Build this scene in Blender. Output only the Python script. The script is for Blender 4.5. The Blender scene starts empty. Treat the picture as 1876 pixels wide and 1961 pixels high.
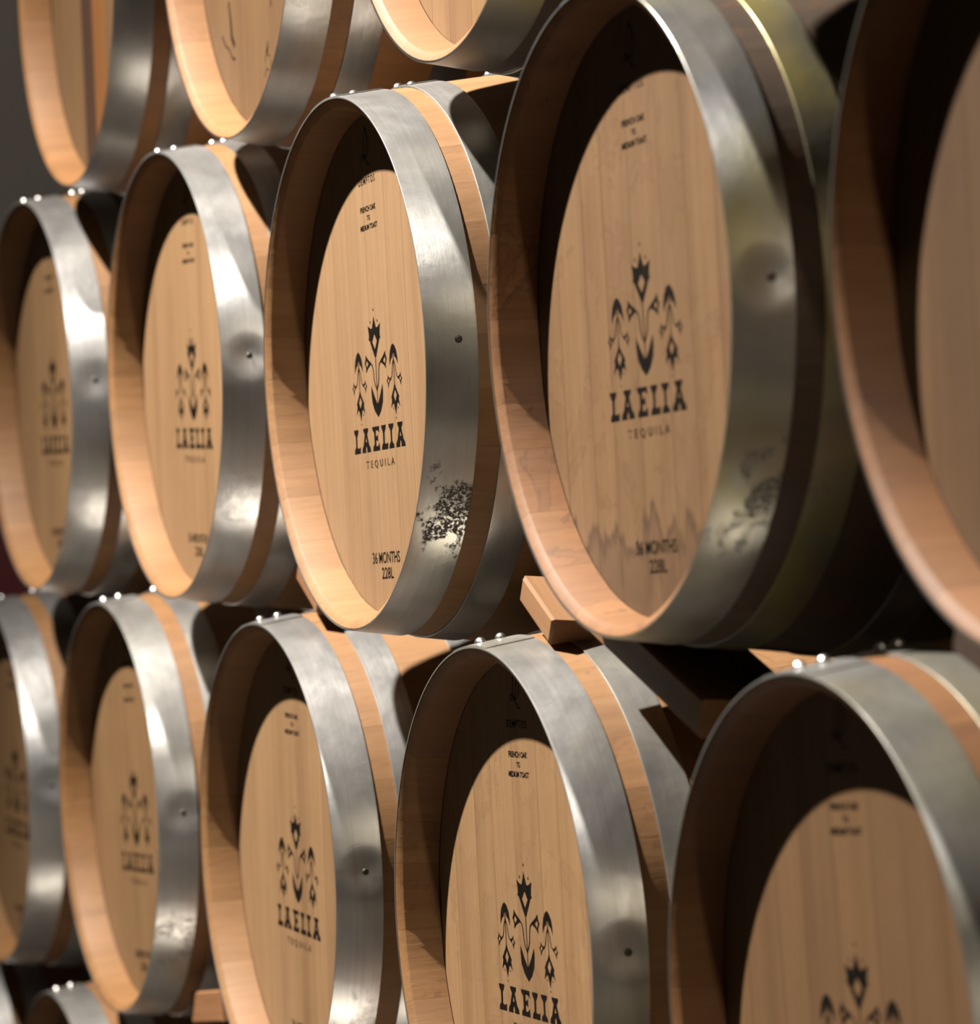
import bpy, bmesh, math, random
from mathutils import Vector, Matrix

# ------------------------------------------------------------------ camera
SC = bpy.context.scene
COL = SC.collection
Z0 = 1.594                    # height of the middle barrel row's axis above the floor
cam_d = bpy.data.cameras.new('camera')
cam = bpy.data.objects.new('camera', cam_d)
COL.objects.link(cam)
SC.camera = cam
r_ = Vector((0.34105065, 0.93908047, -0.04257138))
u_ = Vector((0.00775729, 0.04247352, 0.99906748))
f_ = Vector((-0.94001291, 0.34106285, -0.0072009))
cam.matrix_world = Matrix(((r_.x, u_.x, -f_.x, 5.539), (r_.y, u_.y, -f_.y, -1.2504),
                           (r_.z, u_.z, -f_.z, -0.1554 + Z0), (0, 0, 0, 1)))
cam_d.sensor_fit = 'HORIZONTAL'
cam_d.sensor_width = 36.0
cam_d.lens = 6832.7 / 1876 * 36.0
cam_d.clip_end = 100
cam_d.dof.use_dof = True
cam_d.dof.focus_distance = 3.95
cam_d.dof.aperture_fstop = 5.0

# ------------------------------------------------------------------ world, lamps, exposure
W = bpy.data.worlds.new('cellar_air')
SC.world = W
W.use_nodes = True
W.node_tree.nodes['Background'].inputs[0].default_value = (0.9, 0.85, 0.8, 1)
W.node_tree.nodes['Background'].inputs[1].default_value = 0.003
vs = SC.view_settings
vs.view_transform = 'Standard'
vs.look = 'None'
vs.exposure = 0.0
vs.gamma = 1.0
vs.use_curve_mapping = False


def lamp(name, kind, loc, target, power, color, **kw):
    d = bpy.data.lights.new(name, kind)
    d.energy = power
    d.color = color
    for k, v in kw.items():
        setattr(d, k, v)
    o = bpy.data.objects.new(name, d)
    o.location = loc
    o.rotation_euler = (Vector(target) - Vector(loc)).to_track_quat('-Z', 'Y').to_euler()
    COL.objects.link(o)
    return o


# ceiling spot in front of the stack: its place is read off the rim shadows on the barrel heads
lamp('ceiling_spot', 'SPOT', (1.097, -1.94, 3.58 + Z0), (1.6, 0, -0.3 + Z0), 5600, (1.0, 0.95, 0.89),
     spot_size=math.radians(65), spot_blend=1.0, shadow_soft_size=0.045)
# the next spot of the row, nearer the camera and aimed away from this stretch: only its spill grazes the hoops
lamp('aisle_spot', 'SPOT', (6.6, -0.95, 5.9 + Z0), (2.2, 0.0, 0.0 + Z0), 1200, (1.0, 0.97, 0.93),
     spot_size=math.radians(70), spot_blend=0.6, shadow_soft_size=0.1)

# ------------------------------------------------------------------ materials
def new_mat(name):
    m = bpy.data.materials.new(name)
    m.use_nodes = True
    nt = m.node_tree
    b = nt.nodes['Principled BSDF']
    return m, nt, b


def N(nt, t, **kw):
    n = nt.nodes.new(t)
    for k, v in kw.items():
        if k.startswith('i_'):
            key = k[2:]
            key = int(key) if key.isdigit() else key
            n.inputs[key].default_value = v
        else:
            setattr(n, k, v)
    return n


def math_n(nt, op, a, b=None, c=None, clamp=False):
    n = nt.nodes.new('ShaderNodeMath')
    n.operation = op
    n.use_clamp = clamp
    for i, s in enumerate((a, b, c)):
        if s is None:
            continue
        if isinstance(s, (int, float)):
            n.inputs[i].default_value = s
        else:
            nt.links.new(s, n.inputs[i])
    return n.outputs[0]


def mix_c(nt, fac, a, b, blend='MIX'):
    n = nt.nodes.new('ShaderNodeMix')
    n.data_type = 'RGBA'
    n.blend_type = blend
    if isinstance(fac, (int, float)):
        n.inputs[0].default_value = fac
    else:
        nt.links.new(fac, n.inputs[0])
    for i, s in ((6, a), (7, b)):
        if isinstance(s, tuple):
            n.inputs[i].default_value = s if len(s) == 4 else (*s, 1)
        else:
            nt.links.new(s, n.inputs[i])
    return n.outputs[2]


def ramp(nt, src, stops, interp='LINEAR'):
    n = nt.nodes.new('ShaderNodeValToRGB')
    cr = n.color_ramp
    cr.interpolation = interp
    while len(cr.elements) < len(stops):
        cr.elements.new(0.5)
    for e, (p, c) in zip(cr.elements, stops):
        e.position = p
        e.color = (c, c, c, 1) if isinstance(c, (int, float)) else (*c, 1)
    nt.links.new(src, n.inputs[0])
    return n.outputs[0]


def coords(nt, scale, rand=37.0):
    """object coordinates, shifted by a random step for each object, stretched by scale"""
    tc = N(nt, 'ShaderNodeTexCoord')
    oi = N(nt, 'ShaderNodeObjectInfo')
    off = math_n(nt, 'MULTIPLY', oi.outputs['Random'], rand)
    va = N(nt, 'ShaderNodeVectorMath', operation='ADD')
    nt.links.new(tc.outputs['Object'], va.inputs[0])
    nt.links.new(off, va.inputs[1])
    vm = N(nt, 'ShaderNodeVectorMath', operation='MULTIPLY')
    nt.links.new(va.outputs[0], vm.inputs[0])
    vm.inputs[1].default_value = scale
    return vm.outputs[0], tc, oi


def noise(nt, vec, scale=1.0, detail=4.0, rough=0.55, dist=0.0):
    n = N(nt, 'ShaderNodeTexNoise', i_Scale=scale, i_Detail=detail, i_Roughness=rough, i_Distortion=dist)
    nt.links.new(vec, n.inputs['Vector'])
    return n.outputs['Fac']


def bump(nt, h, strength, dist, prev=None):
    n = N(nt, 'ShaderNodeBump', i_Strength=strength, i_Distance=dist)
    nt.links.new(h, n.inputs['Height'])
    if prev is not None:
        nt.links.new(prev, n.inputs['Normal'])
    return n.outputs[0]


def oak(name, axis, light, dark, streak, stain=(0.06, 0.024, 0.006), rough=0.62):
    """oak: grain runs along the given axis; obj.color.rgb tints it, obj.color alpha below 1 brings water stains"""
    m, nt, b = new_mat(name)
    g = [70, 70, 70]
    g[axis] = 2.2
    v, tc, oi = coords(nt, tuple(g))
    v2, _, _ = coords(nt, tuple(x * 0.22 for x in g))
    v3, _, _ = coords(nt, (9, 9, 9))
    fine = noise(nt, v, 1.6, 6, 0.65, 0.4)
    band = noise(nt, v2, 1.0, 3, 0.5, 0.3)
    blot = noise(nt, v3, 1.0, 4, 0.6)
    c = mix_c(nt, ramp(nt, fine, [(0.3, 0), (0.72, 1)]), dark, light)
    c = mix_c(nt, ramp(nt, band, [(0.48, 0), (0.74, 0.75)]), c, streak)
    c = mix_c(nt, ramp(nt, blot, [(0.35, 0.0), (0.8, 0.35)]), c, (light[0] * 1.05, light[1] * 1.0, light[2] * 0.92))
    c = mix_c(nt, 1.0, c, oi.outputs['Color'], 'MULTIPLY')
    # tide marks: where a slow noise crosses a level it leaves a dark line, and a tone below it
    amt = math_n(nt, 'SUBTRACT', 1.0, oi.outputs['Alpha'], clamp=True)
    v4, _, _ = coords(nt, (5, 5, 5))
    slow = noise(nt, v4, 1.4, 5, 0.62, 0.6)
    line = ramp(nt, slow, [(0.53, 0), (0.548, 0.85), (0.556, 0.25), (0.72, 0.45)])
    c = mix_c(nt, math_n(nt, 'MULTIPLY', line, amt), c, stain)
    nt.links.new(c, b.inputs['Base Color'])
    b.inputs['Roughness'].default_value = rough
    b.inputs['Specular IOR Level'].default_value = 0.3
    nrm = bump(nt, fine, 0.25, 0.0012)
    nrm = bump(nt, blot, 0.25, 0.004, nrm)
    nt.links.new(nrm, b.inputs['Normal'])
    return m


OAK_BODY = oak('oak_stave', 1, (0.172, 0.089, 0.034), (0.130, 0.062, 0.020), (0.105, 0.048, 0.014))
OAK_HEAD = oak('oak_head', 2, (0.176, 0.106, 0.051), (0.140, 0.078, 0.034), (0.105, 0.056, 0.022))
OAK_DARK = oak('oak_stave_dark', 1, (0.050, 0.034, 0.020), (0.034, 0.022, 0.012), (0.020, 0.012, 0.006))  # darker oak tone for the outer faces of some barrels' staves
OAK_OLD = oak('oak_wedge', 0, (0.15, 0.0825, 0.0375), (0.11, 0.055, 0.0225), (0.075, 0.035, 0.0125), rough=0.75)


def stained_head():
    """old head: brown flame-shaped water stains rising from the lower edge"""
    m = OAK_HEAD.copy()
    m.name = 'oak_head_stained'
    nt = m.node_tree
    b = nt.nodes['Principled BSDF']
    src = b.inputs['Base Color'].links[0].from_socket
    tc = N(nt, 'ShaderNodeTexCoord')
    sx = N(nt, 'ShaderNodeSeparateXYZ')
    nt.links.new(tc.outputs['Object'], sx.inputs[0])
    vm = N(nt, 'ShaderNodeVectorMath', operation='MULTIPLY')
    vm.inputs[1].default_value = (26, 1, 4)
    nt.links.new(tc.outputs['Object'], vm.inputs[0])
    nz = noise(nt, vm.outputs[0], 1.0, 5, 0.62)
    # height above the lower edge, made ragged by the noise
    h = math_n(nt, 'MULTIPLY_ADD', nz, 0.19, math_n(nt, 'MULTIPLY', sx.outputs['Z'], -1.0))
    mask = ramp(nt, math_n(nt, 'MULTIPLY', h, 2.6), [(0.78, 0), (0.80, 0.85), (0.84, 0.35), (0.93, 0.6), (1.0, 0.3)])
    c = mix_c(nt, mask, src, (0.035, 0.016, 0.006))
    nt.links.new(c, b.inputs['Base Color'])
    return m


OAK_HEAD_STAINED = stained_head()


def steel():
    """galvanised hoop steel; obj.color = (brightness, olive staining, black pitting)"""
    m, nt, b = new_mat('hoop_steel')
    v, tc, oi = coords(nt, (1, 1, 1))
    vb, _, _ = coords(nt, (3, 220, 3))
    sc = N(nt, 'ShaderNodeSeparateColor')
    nt.links.new(oi.outputs['Color'], sc.inputs[0])
    blot = noise(nt, v, 11, 6, 0.62, 0.3)
    big = noise(nt, v, 4.0, 4, 0.55, 0.3)
    fine = noise(nt, v, 120, 4, 0.6)
    brush = noise(nt, vb, 1.0, 4, 0.6)
    base = mix_c(nt, ramp(nt, blot, [(0.3, 0), (0.7, 1)]), (0.33, 0.318, 0.298), (0.42, 0.406, 0.384))
    base = mix_c(nt, ramp(nt, brush, [(0.35, 0.0), (0.75, 0.3)]), base, (0.21, 0.205, 0.195))
    mul = N(nt, 'ShaderNodeCombineColor')
    for i in range(3):
        nt.links.new(sc.outputs[0], mul.inputs[i])
    base = mix_c(nt, 1.0, base, mul.outputs[0], 'MULTIPLY')
    ol = math_n(nt, 'MULTIPLY', ramp(nt, big, [(0.40, 0), (0.61, 1)]), sc.outputs[1])
    base = mix_c(nt, ol, base, (0.2, 0.165, 0.06))
    # pitting: dark specks gathered round one place low on the hoop's right side
    pd = N(nt, 'ShaderNodeVectorMath', operation='DISTANCE')
    nt.links.new(tc.outputs['Object'], pd.inputs[0])
    pd.inputs[1].default_value = (0.257, 0.046, -0.177)
    near = ramp(nt, pd.outputs['Value'], [(0.01, 1), (0.085, 0)])
    patch = math_n(nt, 'ADD', noise(nt, v, 34, 5, 0.65), math_n(nt, 'MULTIPLY', near, 0.3))
    patch = ramp(nt, patch, [(0.68, 0), (0.76, 1)])
    speck = ramp(nt, noise(nt, v, 260, 5, 0.7), [(0.42, 0), (0.52, 1)])
    pit = math_n(nt, 'MULTIPLY', math_n(nt, 'MULTIPLY', patch, speck), sc.outputs[2])
    base = mix_c(nt, pit, base, (0.035, 0.026, 0.018))
    nt.links.new(base, b.inputs['Base Color'])
    met = math_n(nt, 'SUBTRACT', 0.9, math_n(nt, 'MULTIPLY', pit, 0.7))
    met = math_n(nt, 'SUBTRACT', met, math_n(nt, 'MULTIPLY', ol, 0.3))
    nt.links.new(met, b.inputs['Metallic'])
    rg = math_n(nt, 'MULTIPLY_ADD', blot, 0.2, 0.245)
    rg = math_n(nt, 'MULTIPLY_ADD', pit, 0.3, rg)
    nt.links.new(rg, b.inputs['Roughness'])
    # a shallow dimple round the hoop nail, its depth set by obj.color alpha
    d = N(nt, 'ShaderNodeVectorMath', operation='DISTANCE')
    nt.links.new(tc.outputs['Object'], d.inputs[0])
    d.inputs[1].default_value = (0.3095, 0.036, 0.012)
    dent = ramp(nt, d.outputs['Value'], [(0.0, 0.0), (0.036, 1.0)], 'EASE')
    dent = math_n(nt, 'MULTIPLY', dent, oi.outputs['Alpha'])
    nrm = bump(nt, dent, 0.8, 0.004)
    nrm = bump(nt, big, 0.5, 0.006, nrm)
    nrm = bump(nt, blot, 0.3, 0.0022, nrm)
    nrm = bump(nt, brush, 0.12, 0.0006, nrm)
    nrm = bump(nt, fine, 0.12, 0.0004, nrm)
    nt.links.new(nrm, b.inputs['Normal'])
    return m


STEEL = steel()
RIVET, nt, b = new_mat('rivet_steel')
b.inputs['Base Color'].default_value = (0.62, 0.61, 0.58, 1)
b.inputs['Metallic'].default_value = 1
b.inputs['Roughness'].default_value = 0.3
nt.links.new(bump(nt, noise(nt, coords(nt, (1, 1, 1))[0], 300, 3), 0.2, 0.0004), b.inputs['Normal'])
NAIL, nt, b = new_mat('nail_iron')
b.inputs['Base Color'].default_value = (0.08, 0.07, 0.06, 1)
b.inputs['Metallic'].default_value = 0.9
b.inputs['Roughness'].default_value = 0.5


def ink(name, a, wear):
    m, nt, b = new_mat(name)
    v, _, _ = coords(nt, (60, 60, 8))
    nz = noise(nt, v, 1.5, 5, 0.6)
    nt.links.new(mix_c(nt, ramp(nt, nz, [(0.45, 0), (0.75, wear)]), a, (0.12, 0.065, 0.03)), b.inputs['Base Color'])
    b.inputs['Roughness'].default_value = 0.7
    b.inputs['Specular IOR Level'].default_value = 0.05
    return m


INK = ink('branding_ink', (0.003, 0.0019, 0.0012), 0.04)
INK_FADED = ink('branding_ink_faded', (0.014, 0.008, 0.004), 0.6)


def plain(name, c1, c2, scale, rough):
    m, nt, b = new_mat(name)
    v, _, _ = coords(nt, (1, 1, 1), 0)
    nz = noise(nt, v, scale, 6, 0.6)
    nt.links.new(mix_c(nt, nz, c1, c2), b.inputs['Base Color'])
    nt.links.new(bump(nt, nz, 0.3, 0.01), b.inputs['Normal'])
    b.inputs['Roughness'].default_value = rough
    return m


PLASTER = plain('wall_plaster', (0.13, 0.112, 0.09), (0.17, 0.148, 0.122), 3, 0.9)
CONCRETE = plain('floor_concrete', (0.05, 0.046, 0.04), (0.08, 0.074, 0.066), 2, 0.7)
CEIL = plain('ceiling_paint', (0.06, 0.055, 0.05), (0.08, 0.075, 0.07), 1.5, 0.9)
RED = plain('red_paint', (0.085, 0.005, 0.006), (0.105, 0.008, 0.008), 5, 0.55)

# ------------------------------------------------------------------ helpers
def mesh_from(name, verts, faces, mat, smooth=None):
    me = bpy.data.meshes.new(name)
    me.from_pydata(verts, [], faces)
    me.validate()
    bm = bmesh.new()
    bm.from_mesh(me)
    bmesh.ops.recalc_face_normals(bm, faces=bm.faces)
    bm.to_mesh(me)
    bm.free()
    me.materials.append(mat)
    if smooth:
        me.polygons.foreach_set('use_smooth', [True] * len(me.polygons))
        me.set_sharp_from_angle(angle=math.radians(smooth))
    return me


def link(name, data, parent=None, loc=(0, 0, 0), rot=(0, 0, 0), color=None):
    o = bpy.data.objects.new(name, data)
    COL.objects.link(o)
    o.parent = parent
    o.location = loc
    o.rotation_euler = rot
    if color:
        o.color = color if len(color) == 4 else (*color, 1)
    return o


def tag(o, label, cat, group=None):
    o['label'] = label
    o['category'] = cat
    if group:
        o['group'] = group
    return o


def box_mesh(name, x0, x1, y0, y1, z0, z1, mat):
    v = [(x, y, z) for x in (x0, x1) for y in (y0, y1) for z in (z0, z1)]
    f = [(0, 1, 3, 2), (4, 6, 7, 5), (0, 4, 5, 1), (2, 3, 7, 6), (0, 2, 6, 4), (1, 5, 7, 3)]
    return mesh_from(name, v, f, mat)


def struct(name, data):
    o = link(name, data)
    o['kind'] = 'structure'
    return o


# ------------------------------------------------------------------ the hall
XL, XR, YB, YF, ZC = -1.75, 9.5, 1.35, -6.5, 8.3
struct('floor', box_mesh('floor', XL - 0.2, XR + 0.2, YF - 0.2, YB + 0.2, -0.2, 0, CONCRETE))
struct('ceiling', box_mesh('ceiling', XL - 0.2, XR + 0.2, YF - 0.2, YB + 0.2, ZC, ZC + 0.2, CEIL))
struct('wall_left', box_mesh('wall_left', XL - 0.2, XL, YF, YB + 0.2, 0, ZC, PLASTER))
struct('wall_right', box_mesh('wall_right', XR, XR + 0.2, YF, YB + 0.2, 0, ZC, PLASTER))
struct('wall_back', box_mesh('wall_back', XL, XR, YB, YB + 0.2, 0, ZC, PLASTER))
struct('wall_front', box_mesh('wall_front', XL, XR, YF - 0.2, YF, 0, ZC, PLASTER))
door = struct('door_1', box_mesh('door_1', XL, XL + 0.05, -0.35, 0.75, 0.0, 1.98, RED))
for z0, z1 in ((0.15, 0.95), (1.1, 1.85)):
    for y0, y1 in ((-0.26, 0.14), (0.26, 0.66)):
        link('door_panel', box_mesh('door_panel', XL + 0.045, XL + 0.06, y0, y1, z0, z1, RED), door)
link('door_handle', box_mesh('door_handle', XL + 0.05, XL + 0.1, 0.69, 0.71, 0.98, 1.1, RIVET), door)
for n_, (y0, y1, z0, z1) in enumerate(((-0.44, -0.355, 0, 2.07), (0.755, 0.84, 0, 2.07), (-0.355, 0.755, 1.985, 2.07))):
    struct('trim_%d' % (n_ + 1), box_mesh('trim_%d' % (n_ + 1), XL, XL + 0.07, y0, y1, z0, z1, PLASTER))

# ------------------------------------------------------------------ one barrel, built once
RB, RC, LEN = 0.352, 0.305, 0.90
HEAD_Y, HEAD_R, LIP_R = 0.0492, 0.2905, 0.2935


def ro(y):
    """outer radius of the hoops' outside at distance y from the front end"""
    t = abs(1 - min(y, LEN - y) / (LEN / 2))
    return RB - (RB - RC) * t ** 1.5


def wood_r(y):
    return ro(y) - 0.0021


half = [0.0006, 0.0014, 0.02, 0.055, 0.09, 0.13, 0.18, 0.24, 0.31, 0.38]
outer = [(y, wood_r(y) - (0.0006 if y < 0.001 else 0)) for y in half] + [(0.45, wood_r(0.45))]
outer += [(LEN - y, r) for y, r in reversed(outer[:-1])]
inn = [(0.0062, LIP_R + 0.0005), (0.0076, LIP_R - 0.0003), (0.046, 0.2898), (0.0482, 0.2895), (0.0492, 0.2935), (0.0715, 0.2965), (0.075, 0.2925), (0.16, 0.305),
       (0.3, 0.325)]
inn = inn + [(0.45, 0.335)] + [(LEN - y, r) for y, r in reversed(inn)]
prof = outer + list(reversed(inn))
rng = random.Random(11)
NST = 28
w = [rng.uniform(0.72, 1.3) for _ in range(NST)]
tot = sum(w)
stave_meshes, dark_staves = [], []
a0 = 0.0
for k in range(NST):
    a1 = a0 + 2 * math.pi * w[k] / tot
    gap = 0.0003
    segs = 4
    verts, faces = [], []
    for s in range(segs + 1):
        a = a0 + gap + (a1 - a0 - 2 * gap) * s / segs
        for y, r in prof:
            verts.append((r * math.sin(a), y, r * math.cos(a)))
    n = len(prof)
    for s in range(segs):
        for i in range(n):
            j = (i + 1) % n
            faces.append((s * n + i, s * n + j, (s + 1) * n + j, (s + 1) * n + i))
    m_o = len(outer)
    for s in (0, segs):                      # side faces as quads between outer and inner line
        io = [s * n + i for i in range(m_o)]
        ii = [s * n + n - 1 - i for i in range(len(inn))]
        # pair the two lines by a simple zip along their length
        i = j = 0
        while i < len(io) - 1 or j < len(ii) - 1:
            yo = prof[io[min(i + 1, len(io) - 1)] - s * n][0] if i < len(io) - 1 else 9
            yi = prof[ii[min(j + 1, len(ii) - 1)] - s * n][0] if j < len(ii) - 1 else 9
            if yo <= yi:
                faces.append((io[i], io[i + 1], ii[j]))
                i += 1
            else:
                faces.append((io[i], ii[j + 1], ii[j]))
                j += 1
    me = mesh_from('stave', verts, faces, OAK_BODY, 35)
    stave_meshes.append(me)
    me = me.copy()                           # the same stave with a darker outside, for some barrels
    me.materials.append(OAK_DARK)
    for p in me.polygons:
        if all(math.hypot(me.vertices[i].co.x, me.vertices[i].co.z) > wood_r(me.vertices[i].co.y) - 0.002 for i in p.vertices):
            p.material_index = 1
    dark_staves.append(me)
    a0 = a1


def hoop_mesh(y0, y1):
    seg, ny = 160, 6
    th = 0.0019
    line = []
    e = 0.00025
    ys = [y0 + (y1 - y0) * i / ny for i in range(ny + 1)]
    top = [(y0, ro(y0) - th), (y0, ro(y0) - e), (y0 + e, ro(y0 + e))] + [(y, ro(y)) for y in ys[1:-1]] + \
          [(y1 - e, ro(y1 - e)), (y1, ro(y1) - e), (y1, ro(y1) - th)]
    n = len(top)
    verts = [(r * math.sin(2 * math.pi * s / seg), y, r * math.cos(2 * math.pi * s / seg)) for s in range(seg) for y, r in top]
    faces = []
    for s in range(seg):
        t = (s + 1) % seg
        for i in range(n):
            j = (i + 1) % n
            faces.append((s * n + i, s * n + j, t * n + j, t * n + i))
    # the riveted lap: a second thickness of strip over the joint
    base = len(verts)
    a_s, a_e, m = math.radians(-13), math.radians(6), 12
    lap = [(y0 + 0.0005, ro(y0) - 0.0004), (y0 + 0.0005, ro(y0) + 0.0011)] + [(y, ro(y) + 0.0013) for y in ys[1:-1]] + \
          [(y1 - 0.0005, ro(y1) + 0.0011), (y1 - 0.0005, ro(y1) - 0.0004)]
    q = len(lap)
    for s in range(m + 1):
        a = a_s + (a_e - a_s) * s / m
        verts += [(r * math.sin(a), y, r * math.cos(a)) for y, r in lap]
    for s in range(m):
        for i in range(q):
            j = (i + 1) % q
            faces.append((base + s * q + i, base + s * q + j, base + (s + 1) * q + j, base + (s + 1) * q + i))
    faces.append(tuple(base + i for i in range(q)))
    faces.append(tuple(base + m * q + i for i in range(q)))
    return mesh_from('hoop', verts, faces, STEEL, 40)


FH = [(-0.0002, 0.0565), (0.0825, 0.1225), (0.195, 0.237)]
hoop_spans = FH + [(LEN - b_, LEN - a_) for a_, b_ in reversed(FH)]
hoop_meshes = [hoop_mesh(*s) for s in hoop_spans]


def dome(name, r, h, mat, hole=0.0):
    verts, faces = [], []
    rings = 4
    seg = 12
    for i in range(rings):
        t = i / rings * math.pi / 2
        verts += [(r * math.cos(t) * math.cos(2 * math.pi * s / seg), r * math.cos(t) * math.sin(2 * math.pi * s / seg), h * math.sin(t)) for s in range(seg)]
    verts.append((0, 0, h if not hole else h * 0.3))
    for i in range(rings - 1):
        for s in range(seg):
            t = (s + 1) % seg
            faces.append((i * seg + s, i * seg + t, (i + 1) * seg + t, (i + 1) * seg + s))
    for s in range(seg):
        faces.append(((rings - 1) * seg + s, (rings - 1) * seg + (s + 1) % seg, len(verts) - 1))
    faces.append(tuple(reversed(range(seg))))
    return mesh_from(name, verts, faces, mat, 60)


RIVET_ME = dome('rivet', 0.0066, 0.0062, RIVET)
NAIL_ME = dome('hoop_nail', 0.0042, 0.0012, NAIL, 1)

# head boards: strips of a disc
bw = [0.062, 0.071, 0.055, 0.068, 0.074, 0.058, 0.066, 0.07, 0.05]
bs = sum(bw)
board_meshes = []
x = -HEAD_R
edges_x = []
for wd in bw:
    x1 = x + wd / bs * 2 * HEAD_R
    edges_x.append((x, x1))
    g = 0.00012
    xa, xb = x + (g if x > -HEAD_R + 1e-6 else 0.004), x1 - (g if x1 < HEAD_R - 1e-6 else 0.004)
    def outline(xa, xb, R, k=9):
        xs = [xa + (xb - xa) * i / k for i in range(k + 1)]
        up = [(q, math.sqrt(max(R * R - q * q, 1e-9))) for q in xs]
        return up + [(q, -z) for q, z in reversed(up)]
    ol0 = outline(xa + 0.00025, xb - 0.00025, HEAD_R - 0.0006)
    ol1 = outline(xa, xb, HEAD_R)
    n = len(ol0)
    verts = [(p, HEAD_Y, q) for p, q in ol0] + [(p, HEAD_Y + 0.0004, q) for p, q in ol1] + [(p, HEAD_Y + 0.021, q) for p, q in ol1]
    faces = [tuple(range(n)), tuple(2 * n + i for i in reversed(range(n)))]
    for lv in range(2):
        for i in range(n):
            j = (i + 1) % n
            faces.append((lv * n + i, lv * n + j, (lv + 1) * n + j, (lv + 1) * n + i))
    board_meshes.append(mesh_from('head_board', verts, faces, OAK_HEAD))
    x = x1
board_meshes_stained = []
for me in board_meshes:
    c = me.copy()
    c.materials[0] = OAK_HEAD_STAINED
    board_meshes_stained.append(c)

# ------------------------------------------------------------------ the printed marks
PY = HEAD_Y - 0.00025


def polys_mesh(name, groups, mat):
    """filled 2-D outlines (mm) standing in the head's plane; a group is an outline followed by its holes"""
    verts, faces = [], []
    for g in groups:
        cu = bpy.data.curves.new(name, 'CURVE')
        cu.dimensions = '2D'
        cu.fill_mode = 'BOTH'
        for p in (g if isinstance(g[0], list) else [g]):
            s = cu.splines.new('POLY')
            s.points.add(len(p) - 1)
            for pt, (px, pz) in zip(s.points, p):
                pt.co = (px, pz, 0, 1)
            s.use_cyclic_u = True
        me = flat_to_head(name, cu, mat, 0.001)
        n = len(verts)
        verts += [tuple(v.co) for v in me.vertices]
        faces += [tuple(n + i for i in f.vertices) for f in me.polygons]
        bpy.data.meshes.remove(me)
    me = bpy.data.meshes.new(name)
    me.from_pydata(verts, [], faces)
    me.materials.append(mat)
    return me


def flat_to_head(name, cu, mat, k, kx=None):
    o = bpy.data.objects.new(name, cu)
    COL.objects.link(o)
    dg = bpy.context.evaluated_depsgraph_get()
    me = bpy.data.meshes.new_from_object(o.evaluated_get(dg))
    bpy.data.objects.remove(o)
    bpy.data.curves.remove(cu)
    kx = k if kx is None else kx
    for v in me.vertices:
        v.co = (v.co.x * kx, PY, v.co.y * k)
    me.name = name
    me.materials.clear()
    me.materials.append(mat)
    return me


def text_mesh(name, txt, cx, base, cap, width, mat, spacing=1.0, bold=0.0):
    """one line of block capitals: cap height and overall width in metres"""
    cu = bpy.data.curves.new(name, 'FONT')
    cu.body = txt
    cu.space_character = spacing
    cu.offset = bold
    cu.resolution_u = 3
    me = flat_to_head(name, cu, mat, 1.0)
    xs = [v.co.x for v in me.vertices]
    zs = [v.co.z for v in me.vertices]
    kx = width / (max(xs) - min(xs))
    kz = cap / (max(zs) - min(zs))
    mx = (max(xs) + min(xs)) / 2
    z0 = min(zs)
    for v in me.vertices:
        v.co = (cx + (v.co.x - mx) * kx, PY, base + (v.co.z - z0) * kz)
    return me


def mirror(p):
    return [(-a, b_) for a, b_ in reversed(p)]


def shift(p, dx, dz=0.0):
    if isinstance(p[0], list):
        return [shift(q, dx, dz) for q in p]
    return [(a + dx, b_ + dz) for a, b_ in p]


def stroke(pts, wd):
    out_l, out_r = [], []
    n = len(pts)
    for i, (a, b_) in enumerate(pts):
        p0 = pts[max(i - 1, 0)]
        p1 = pts[min(i + 1, n - 1)]
        tx, tz = p1[0] - p0[0], p1[1] - p0[1]
        l = math.hypot(tx, tz) or 1
        out_l.append((a - tz / l * wd / 2, b_ + tx / l * wd / 2))
        out_r.append((a + tz / l * wd / 2, b_ - tx / l * wd / 2))
    return out_l + list(reversed(out_r))


def dot(cx, cz, w_=1.7, h_=2.6):
    return [(cx, cz + h_), (cx + w_, cz - 0.4), (cx, cz - h_ * 0.6), (cx - w_, cz - 0.4)]


P = []
half_c = [(0, 57.3), (3.4, 50), (7.5, 43), (13, 43.5), (22.8, 47.5), (20.4, 39), (19.8, 33.5), (22, 31), (17.6, 29.5), (10, 19.5), (3.0, 10.5), (0, 8)]
P.append([half_c + [(-a, b_) for a, b_ in reversed(half_c[1:-1])], [(0, 36.5), (8.5, 27.8), (0, 18.5), (-8.5, 27.8)]])
P += [dot(0, 64.3), dot(13, 50.6), dot(-13, 50.6)]
P.append(stroke([(0, 9.5), (0, -8), (0, -25)], 2.1))
P.append(stroke([(0, -26), (0, -38), (0, -50)], 1.7))
arm = stroke([(0.8, -27.5), (5.5, -22.5), (8.5, -16), (10, -6), (12.5, 0), (19.5, 4.2)], 2.3)
leaf = [(36, 14.5), (37.2, 9.5), (41, 5), (36.5, -0.5), (36.5, -6.5), (29.5, -1.5), (18, 2.6), (19, 5), (29, 9.6)]
leaf_h = [(33.5, 8), (36.5, 4), (33, -0.2), (27.5, 3.8)]
P += [arm, mirror(arm), [leaf, leaf_h], [mirror(leaf), mirror(leaf_h)]]
P.append([(0, -26), (3.6, -24.5), (1.4, -29.5), (0, -32), (-1.4, -29.5), (-3.6, -24.5)])
bulb = [(0, -45.5), (9.5, -36), (20.5, -22.6), (21.3, -31), (19, -43), (11, -53), (0, -60)]
P.append(bulb + [(-a, b_) for a, b_ in reversed(bulb[1:-1])])
side = []
hood = [(0, 20.2), (6, 17.5), (11.5, 11.5), (14.2, 3.5), (14.6, -4.4), (10.5, 1.2), (7.4, 4), (4.5, 4.5), (1.1, 11.5), (1.0, 3)]
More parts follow.
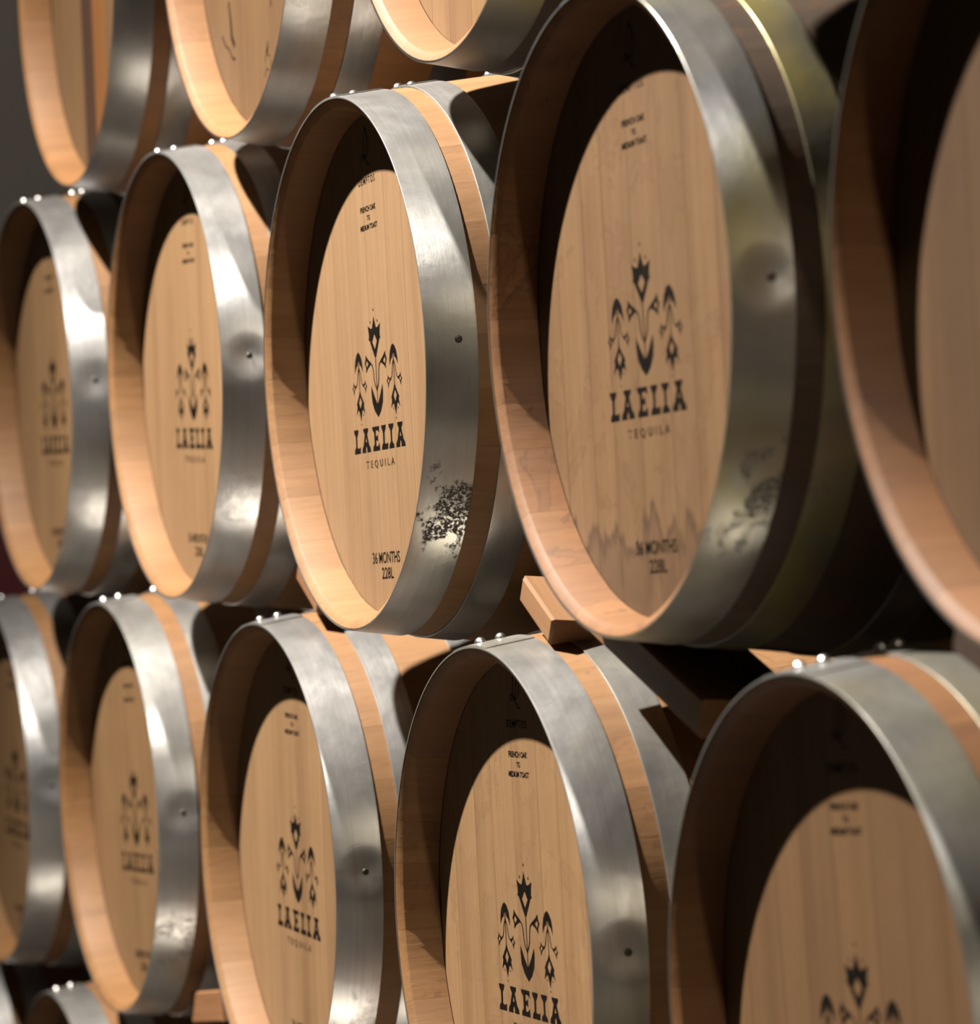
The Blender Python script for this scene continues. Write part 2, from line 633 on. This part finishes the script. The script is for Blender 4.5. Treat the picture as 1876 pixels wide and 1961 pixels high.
side.append(hood + [(-a, b_) for a, b_ in reversed(hood[1:])])
side.append([(0, 4.2), (2.5, 0.5), (3.4, -3), (0, -1.2), (-3.4, -3), (-2.5, 0.5)])
side.append(stroke([(0, 0), (0, -12), (0, -27)], 1.6))
s_arm = stroke([(2.4, -1), (5.2, -6), (6.6, -12), (9, -17), (14, -20.3)], 1.7)
s_leaf = [(23.2, -14), (23, -17.5), (27.6, -21), (23.6, -24.5), (23.5, -29.2), (18.5, -23), (13, -20.6), (13.5, -18.6), (18.6, -17.5)]
s_leaf_h = [(21.4, -18), (24.4, -21), (21.3, -24), (17.4, -20.6)]
side += [s_arm, mirror(s_arm), [s_leaf, s_leaf_h], [mirror(s_leaf), mirror(s_leaf_h)]]
low = [(0, -24), (3.5, -30), (10, -36.5), (14, -40.5), (12.2, -43), (13.4, -47), (16.2, -53), (9.5, -47.8), (6, -48), (2.6, -54.5), (0, -61)]
side.append([low + [(-a, b_) for a, b_ in reversed(low[1:-1])], [(0, -32), (5.6, -39), (0, -46), (-5.6, -39)]])
side += [dot(8.3, -53.5, 1.0, 1.7), dot(-8.3, -53.5, 1.0, 1.7), dot(0, -64.8, 1.1, 1.8)]
for dx in (-64.5, 64.5):
    P += [shift(p, dx) for p in side]
EMBLEM_ME = polys_mesh('flower_emblem', P, INK)

LT = {
    'L': [[(0, 28), (17, 28), (16, 24.5), (11.2, 19.5), (10.6, 7), (17, 5.8), (22.5, 7.6), (22, 0), (-0.6, 0), (0.4, 4.5), (5.4, 8), (5.6, 19.5), (1, 24.5)]],
    'A': [[(6.5, 28), (25.5, 28), (24.5, 24.8), (20.4, 21), (26.5, 8.5), (31, 5), (32.5, 0), (18.2, 0), (18.6, 3.6), (16, 8.2), (13.4, 3.6), (13.8, 0), (-0.5, 0), (1, 5),
           (5.5, 8.5), (11.6, 21), (7.5, 24.8)], [(16, 18.6), (13.4, 12), (18.6, 12)]],
    'E': [[(-0.5, 28), (25.4, 28), (24.6, 19.8), (19.6, 23.4), (12.4, 23.6), (12.2, 16.6), (16.6, 16.8), (19.6, 19.4), (19.6, 9.2), (16.6, 11.8), (12.2, 12), (12.4, 5),
           (18.6, 5.2), (24, 9), (25.6, 0), (-0.5, 0), (0.6, 4.6), (6, 8), (6, 20.5), (0.6, 24.4)]],
    'I': [[(-0.5, 28), (17.8, 28), (16.8, 24.6), (11.4, 20), (11.2, 8), (16.8, 4.2), (17.8, 0), (-0.5, 0), (0.6, 4.2), (6.2, 8), (6, 20), (0.6, 24.6)]],
}
P = []
for ch, xx in (('L', -95), ('A', -66.5), ('E', -25.5), ('L', 7.5), ('I', 34.5), ('A', 59.5)):
    P.append(shift(LT[ch], xx, -98))
NAME_ME = polys_mesh('printed_name', P, INK)
TEQ_ME = text_mesh('printed_word', 'TEQUILA', -0.002, -0.1185, 0.0102, 0.104, INK_FADED, 1.7, 0.02)
AGE_ME = text_mesh('printed_age', '36 MONTHS', 0.001, -0.2285, 0.0132, 0.100, INK, 1.0, 0.01)
VOL_ME = text_mesh('printed_volume', '228L', 0.004, -0.2465, 0.0132, 0.042, INK, 1.0, 0.01)
T1_ME = text_mesh('printed_wood_kind', 'FRENCH OAK', 0.001, 0.1785, 0.0066, 0.057, INK, 0.95, 0.025)
T2_ME = text_mesh('printed_grain', 'TG', 0.001, 0.1680, 0.0060, 0.011, INK, 1.0, 0.02)
T3_ME = text_mesh('printed_toast', 'MEDIUM TOAST', 0.001, 0.1575, 0.0062, 0.062, INK, 0.95, 0.025)
COOPER_ME = text_mesh('printed_cooper', 'DEMPTOS', 0.001, 0.2100, 0.0085, 0.060, INK, 1.25, 0.006)
# the flourish above it: a looping script capital
fl = [stroke([(-4, 238), (2, 246), (7, 258), (9, 270), (6, 276), (1, 272), (-3, 262), (-5, 250), (-7, 242), (-12, 239), (-14, 243), (-10, 246), (-3, 243), (4, 236), (10, 231), (15, 232)], 1.7),
      stroke([(3, 273), (10, 268), (14, 259), (13, 249), (7, 242), (-2, 241)], 1.5)]
FLOURISH_ME = polys_mesh('printed_flourish', [fl[0]], INK)
FLOURISH2_ME = polys_mesh('printed_flourish_stroke', [fl[1]], INK)

# ------------------------------------------------------------------ placing the barrels
seed = random.Random(5)


def barrel(name, x, y, z, label, group, tint=(1, 1, 1), head_tint=None, stain=0.0, hoop=(1, 0, 0.2), hoops=None, rot=0.0, off=None,
           marks=True, stained=False, turn=0.0, boards=None, dark=False):
    root = bpy.data.objects.new(name, None)
    COL.objects.link(root)
    root.location = (x, y, z + Z0 - RB)
    root.empty_display_size = 0.2
    tag(root, label, 'barrel', group)
    ax = (0, 0, RB)
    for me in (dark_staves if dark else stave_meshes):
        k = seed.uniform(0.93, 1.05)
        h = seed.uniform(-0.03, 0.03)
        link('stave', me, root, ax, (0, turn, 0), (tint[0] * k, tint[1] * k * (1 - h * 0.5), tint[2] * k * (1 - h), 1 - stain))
    for i, me in enumerate(hoop_meshes):
        hc = (hoops or {}).get(i, hoop if i == 0 else (*hoop[:2], 0.0))
        h = link('hoop', me, root, ax, (0, 0, 0), hc)
        y0, y1 = hoop_spans[i]
        for fr in (0.27, 0.68):
            yy = y0 + (y1 - y0) * fr
            a = math.radians(-4)
            r = ro(yy) + 0.001
            link('rivet', RIVET_ME, h, (r * math.sin(a), yy, r * math.cos(a)), (math.atan(-0.15) * (1 if yy < LEN / 2 else -1) * -1, a, 0))
        if i == 0:
            link('hoop_nail', NAIL_ME, h, (ro(0.036) + 0.0001, 0.036, 0.012), (0, math.pi / 2, 0))
    for end in (0, 1):
        hd = bpy.data.objects.new('barrel_head', None)
        COL.objects.link(hd)
        hd.parent = root
        hd.location = (0, LEN if end else 0, RB)
        hd.rotation_euler = (0, -math.radians(rot), 0) if not end else (0, 0, math.pi)
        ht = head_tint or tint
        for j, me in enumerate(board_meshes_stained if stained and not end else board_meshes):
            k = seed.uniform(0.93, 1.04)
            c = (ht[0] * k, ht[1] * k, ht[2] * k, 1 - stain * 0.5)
            if boards and not end and j in boards:
                c = (*boards[j], 1 - stain * 0.5)
            link('head_board', me, hd, (0, 0, 0), (0, 0, 0), c)
        if marks and not end:
            ox, oz = off or (0, 0)
            ox -= 0.0072
            for me in (EMBLEM_ME, NAME_ME, TEQ_ME, AGE_ME, VOL_ME, T1_ME, T2_ME, T3_ME, COOPER_ME, FLOURISH_ME, FLOURISH2_ME):
                link(me.name.split('.')[0], me, hd, (ox, 0, oz))
    return root


G_B = 'printed barrels in the middle row'
G_C = 'printed barrels in the row below the middle'
G_A = 'unprinted barrels in the top row'
G_D = 'barrels on the floor'
CL = (1, 0.05, 0.15)
# middle row
barrel('barrel', 0.01, -0.0114, 0.0171, 'printed oak barrel at the far left end of the middle row, partly cut off', G_B, (0.9, 0.86, 0.8), hoop=CL, rot=-0.6, off=(-0.0176, 0.0062), turn=0.3)
barrel('barrel', 0.7994, 0.0003, 0.0142, 'printed oak barrel second from the left in the middle row, dented bright front hoop', G_B, (0.98, 0.95, 0.92), hoop=(1, 0.0, 0.2), rot=-1.7, off=(-0.0132, -0.0029), turn=1.1)
barrel('barrel', 1.6403, -0.0116, -0.009, 'sharpest pale oak barrel in the middle of the photo, pitted front hoop, reading 36 MONTHS', G_B, (1.03, 1.02, 1.03), hoop=(1, 0.15, 1.0, 0.1), rot=1.8, off=(-0.0083, -0.0008), turn=2.3)
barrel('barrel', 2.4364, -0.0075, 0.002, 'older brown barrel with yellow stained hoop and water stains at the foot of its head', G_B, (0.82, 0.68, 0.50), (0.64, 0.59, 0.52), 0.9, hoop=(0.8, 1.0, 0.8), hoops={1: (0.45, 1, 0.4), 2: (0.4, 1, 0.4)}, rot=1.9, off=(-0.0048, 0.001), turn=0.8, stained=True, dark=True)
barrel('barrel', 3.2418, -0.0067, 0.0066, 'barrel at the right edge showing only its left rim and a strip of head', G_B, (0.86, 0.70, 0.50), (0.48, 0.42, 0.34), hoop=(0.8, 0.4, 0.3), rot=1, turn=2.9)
# row below
barrel('barrel', -0.4631, 0.0025, -0.6219, 'printed barrel cut off at the left edge, in the row below the middle', G_C, (0.93, 0.89, 0.82), hoop=CL, rot=0, off=(-0.012, 0), turn=0.5)
barrel('barrel', 0.3323, 0.01, -0.6098, 'printed barrel with amber ring stains on its bottom rim, lower left', G_C, (0.95, 0.9, 0.82), stain=0.35, hoop=(1, 0.15, 0.5), rot=3.0, off=(-0.0138, -0.0027), turn=1.9)
barrel('barrel', 1.1563, 0.0132, -0.6226, 'printed barrel below and left of the sharpest barrel, dark scratches on its bright hoop', G_C, (1.0, 0.98, 0.96), hoop=(1, 0.0, 0.25), rot=-0.9, off=(-0.0118, 0.0012), turn=0.2)
barrel('barrel', 1.9911, 0.0126, -0.6288, 'printed barrel at the bottom centre, yellow tinged hoop top and tide mark on rim', G_C, (1.0, 0.97, 0.93), stain=0.5, hoop=(1, 0.45, 0.15), rot=1.4, off=(-0.0036, 0.0054), turn=1.4)
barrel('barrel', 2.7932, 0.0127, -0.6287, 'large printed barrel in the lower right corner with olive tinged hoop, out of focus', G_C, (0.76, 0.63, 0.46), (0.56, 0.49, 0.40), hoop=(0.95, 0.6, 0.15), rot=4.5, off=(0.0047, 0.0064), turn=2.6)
barrel('barrel', 3.6, 0.01, -0.6287, 'barrel outside the right edge in the row below the middle', G_C, hoop=CL, turn=0.6)
# top row
DK = (0.42, 0.25, 0.10)
barrel('barrel', 0.3852, -0.0138, 0.6186, 'leftmost barrel of the top row with dark streaked head boards and dark hoop', G_A, (0.82, 0.72, 0.55), (0.46, 0.41, 0.31), hoop=(0.42, 0.1, 0.0, 0.1), marks=False, turn=0.7,
       boards={3: (0.13, 0.08, 0.045), 4: (0.55, 0.34, 0.12), 5: (0.42, 0.36, 0.26)})
A1 = barrel('barrel', 1.1819, 0.0045, 0.6041, 'second barrel of the top row with black scrawled marks on its head', G_A, (0.92, 0.82, 0.66), (0.46, 0.41, 0.31), 0.3, hoop=(0.5, 0.05, 0.1, 0.1), marks=False, turn=1.6)
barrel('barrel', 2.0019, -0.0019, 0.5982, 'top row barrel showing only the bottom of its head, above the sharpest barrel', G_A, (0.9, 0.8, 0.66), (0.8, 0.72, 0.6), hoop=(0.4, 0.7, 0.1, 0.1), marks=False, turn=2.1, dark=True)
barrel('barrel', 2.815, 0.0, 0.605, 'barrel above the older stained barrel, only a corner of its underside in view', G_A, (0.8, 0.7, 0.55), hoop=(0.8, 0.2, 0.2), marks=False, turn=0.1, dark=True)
# bottom row
for i, xx in enumerate((-0.885, -0.074, 0.739, 1.552, 2.365, 3.178, 3.99)):
    lab = {1: 'barrel at the bottom left corner with two rivets on its grey hoop top', 0: 'barrel standing on the floor by the end wall, cut off at the bottom left'}.get(
        i, 'barrel on the floor under the printed rows, below the frame')
    barrel('barrel', xx, 0.004, -1.242, lab, G_D, (0.9, 0.84, 0.74), hoop=(0.9, 0.1, 0.3), turn=i * 0.9)

# scrawl on the second top-row head, painted marks with an outline of their own
hd = [c for c in A1.children if c.name.startswith('barrel_head')][0]
sc_p = [stroke([(-16, -205), (-6, -190), (2, -178), (-3, -196), (6, -199)], 2.6), stroke([(-20, -222), (-10, -213), (0, -216)], 2.4), stroke([(10, -205), (12, -222)], 2.2),
        stroke([(-20, -238), (-6, -231), (3, -236)], 2.4)]
link('scrawled_mark', polys_mesh('scrawled_mark', sc_p, INK_FADED), hd, (0.012, 0, -0.004))
st = [stroke([(-195, -150), (-180, -165), (-165, -171), (-150, -185), (-138, -187)], 4), stroke([(-158, -110), (-152, -138), (-150, -158), (-138, -170)], 9),
      stroke([(32, -115), (34, -128), (33, -142)], 6)]
link('dark_stain', polys_mesh('dark_stain', st, INK_FADED), hd, (0, 0, 0))

# ------------------------------------------------------------------ wedges driven between the rows
def wedge_mesh(w_, t0, t1, ln):
    """tapered board: wide w_, thick t0 in front, t1 behind, long ln (along +y)"""
    b_ = 0.003
    verts = []
    for y, t, e in ((0, t0, b_), (b_, t0, 0), (ln, t1, 0)):
        h_ = t / 2
        verts += [(-w_ / 2 + e, y, -h_ + e), (w_ / 2 - e, y, -h_ + e), (w_ / 2 - e, y, h_ - e), (-w_ / 2 + e, y, h_ - e)]
    f = [(0, 1, 2, 3), (11, 10, 9, 8)]
    for lv in range(2):
        for i in range(4):
            j = (i + 1) % 4
            f.append((lv * 4 + i, lv * 4 + j, lv * 4 + 4 + j, lv * 4 + 4 + i))
    return mesh_from('wooden_wedge', verts, f, OAK_OLD)


BOARD = wedge_mesh(0.30, 0.04, 0.02, 0.11)
CHOCK = wedge_mesh(0.095, 0.03, 0.02, 0.05)
BLOCK = wedge_mesh(0.16, 0.045, 0.02, 0.09)


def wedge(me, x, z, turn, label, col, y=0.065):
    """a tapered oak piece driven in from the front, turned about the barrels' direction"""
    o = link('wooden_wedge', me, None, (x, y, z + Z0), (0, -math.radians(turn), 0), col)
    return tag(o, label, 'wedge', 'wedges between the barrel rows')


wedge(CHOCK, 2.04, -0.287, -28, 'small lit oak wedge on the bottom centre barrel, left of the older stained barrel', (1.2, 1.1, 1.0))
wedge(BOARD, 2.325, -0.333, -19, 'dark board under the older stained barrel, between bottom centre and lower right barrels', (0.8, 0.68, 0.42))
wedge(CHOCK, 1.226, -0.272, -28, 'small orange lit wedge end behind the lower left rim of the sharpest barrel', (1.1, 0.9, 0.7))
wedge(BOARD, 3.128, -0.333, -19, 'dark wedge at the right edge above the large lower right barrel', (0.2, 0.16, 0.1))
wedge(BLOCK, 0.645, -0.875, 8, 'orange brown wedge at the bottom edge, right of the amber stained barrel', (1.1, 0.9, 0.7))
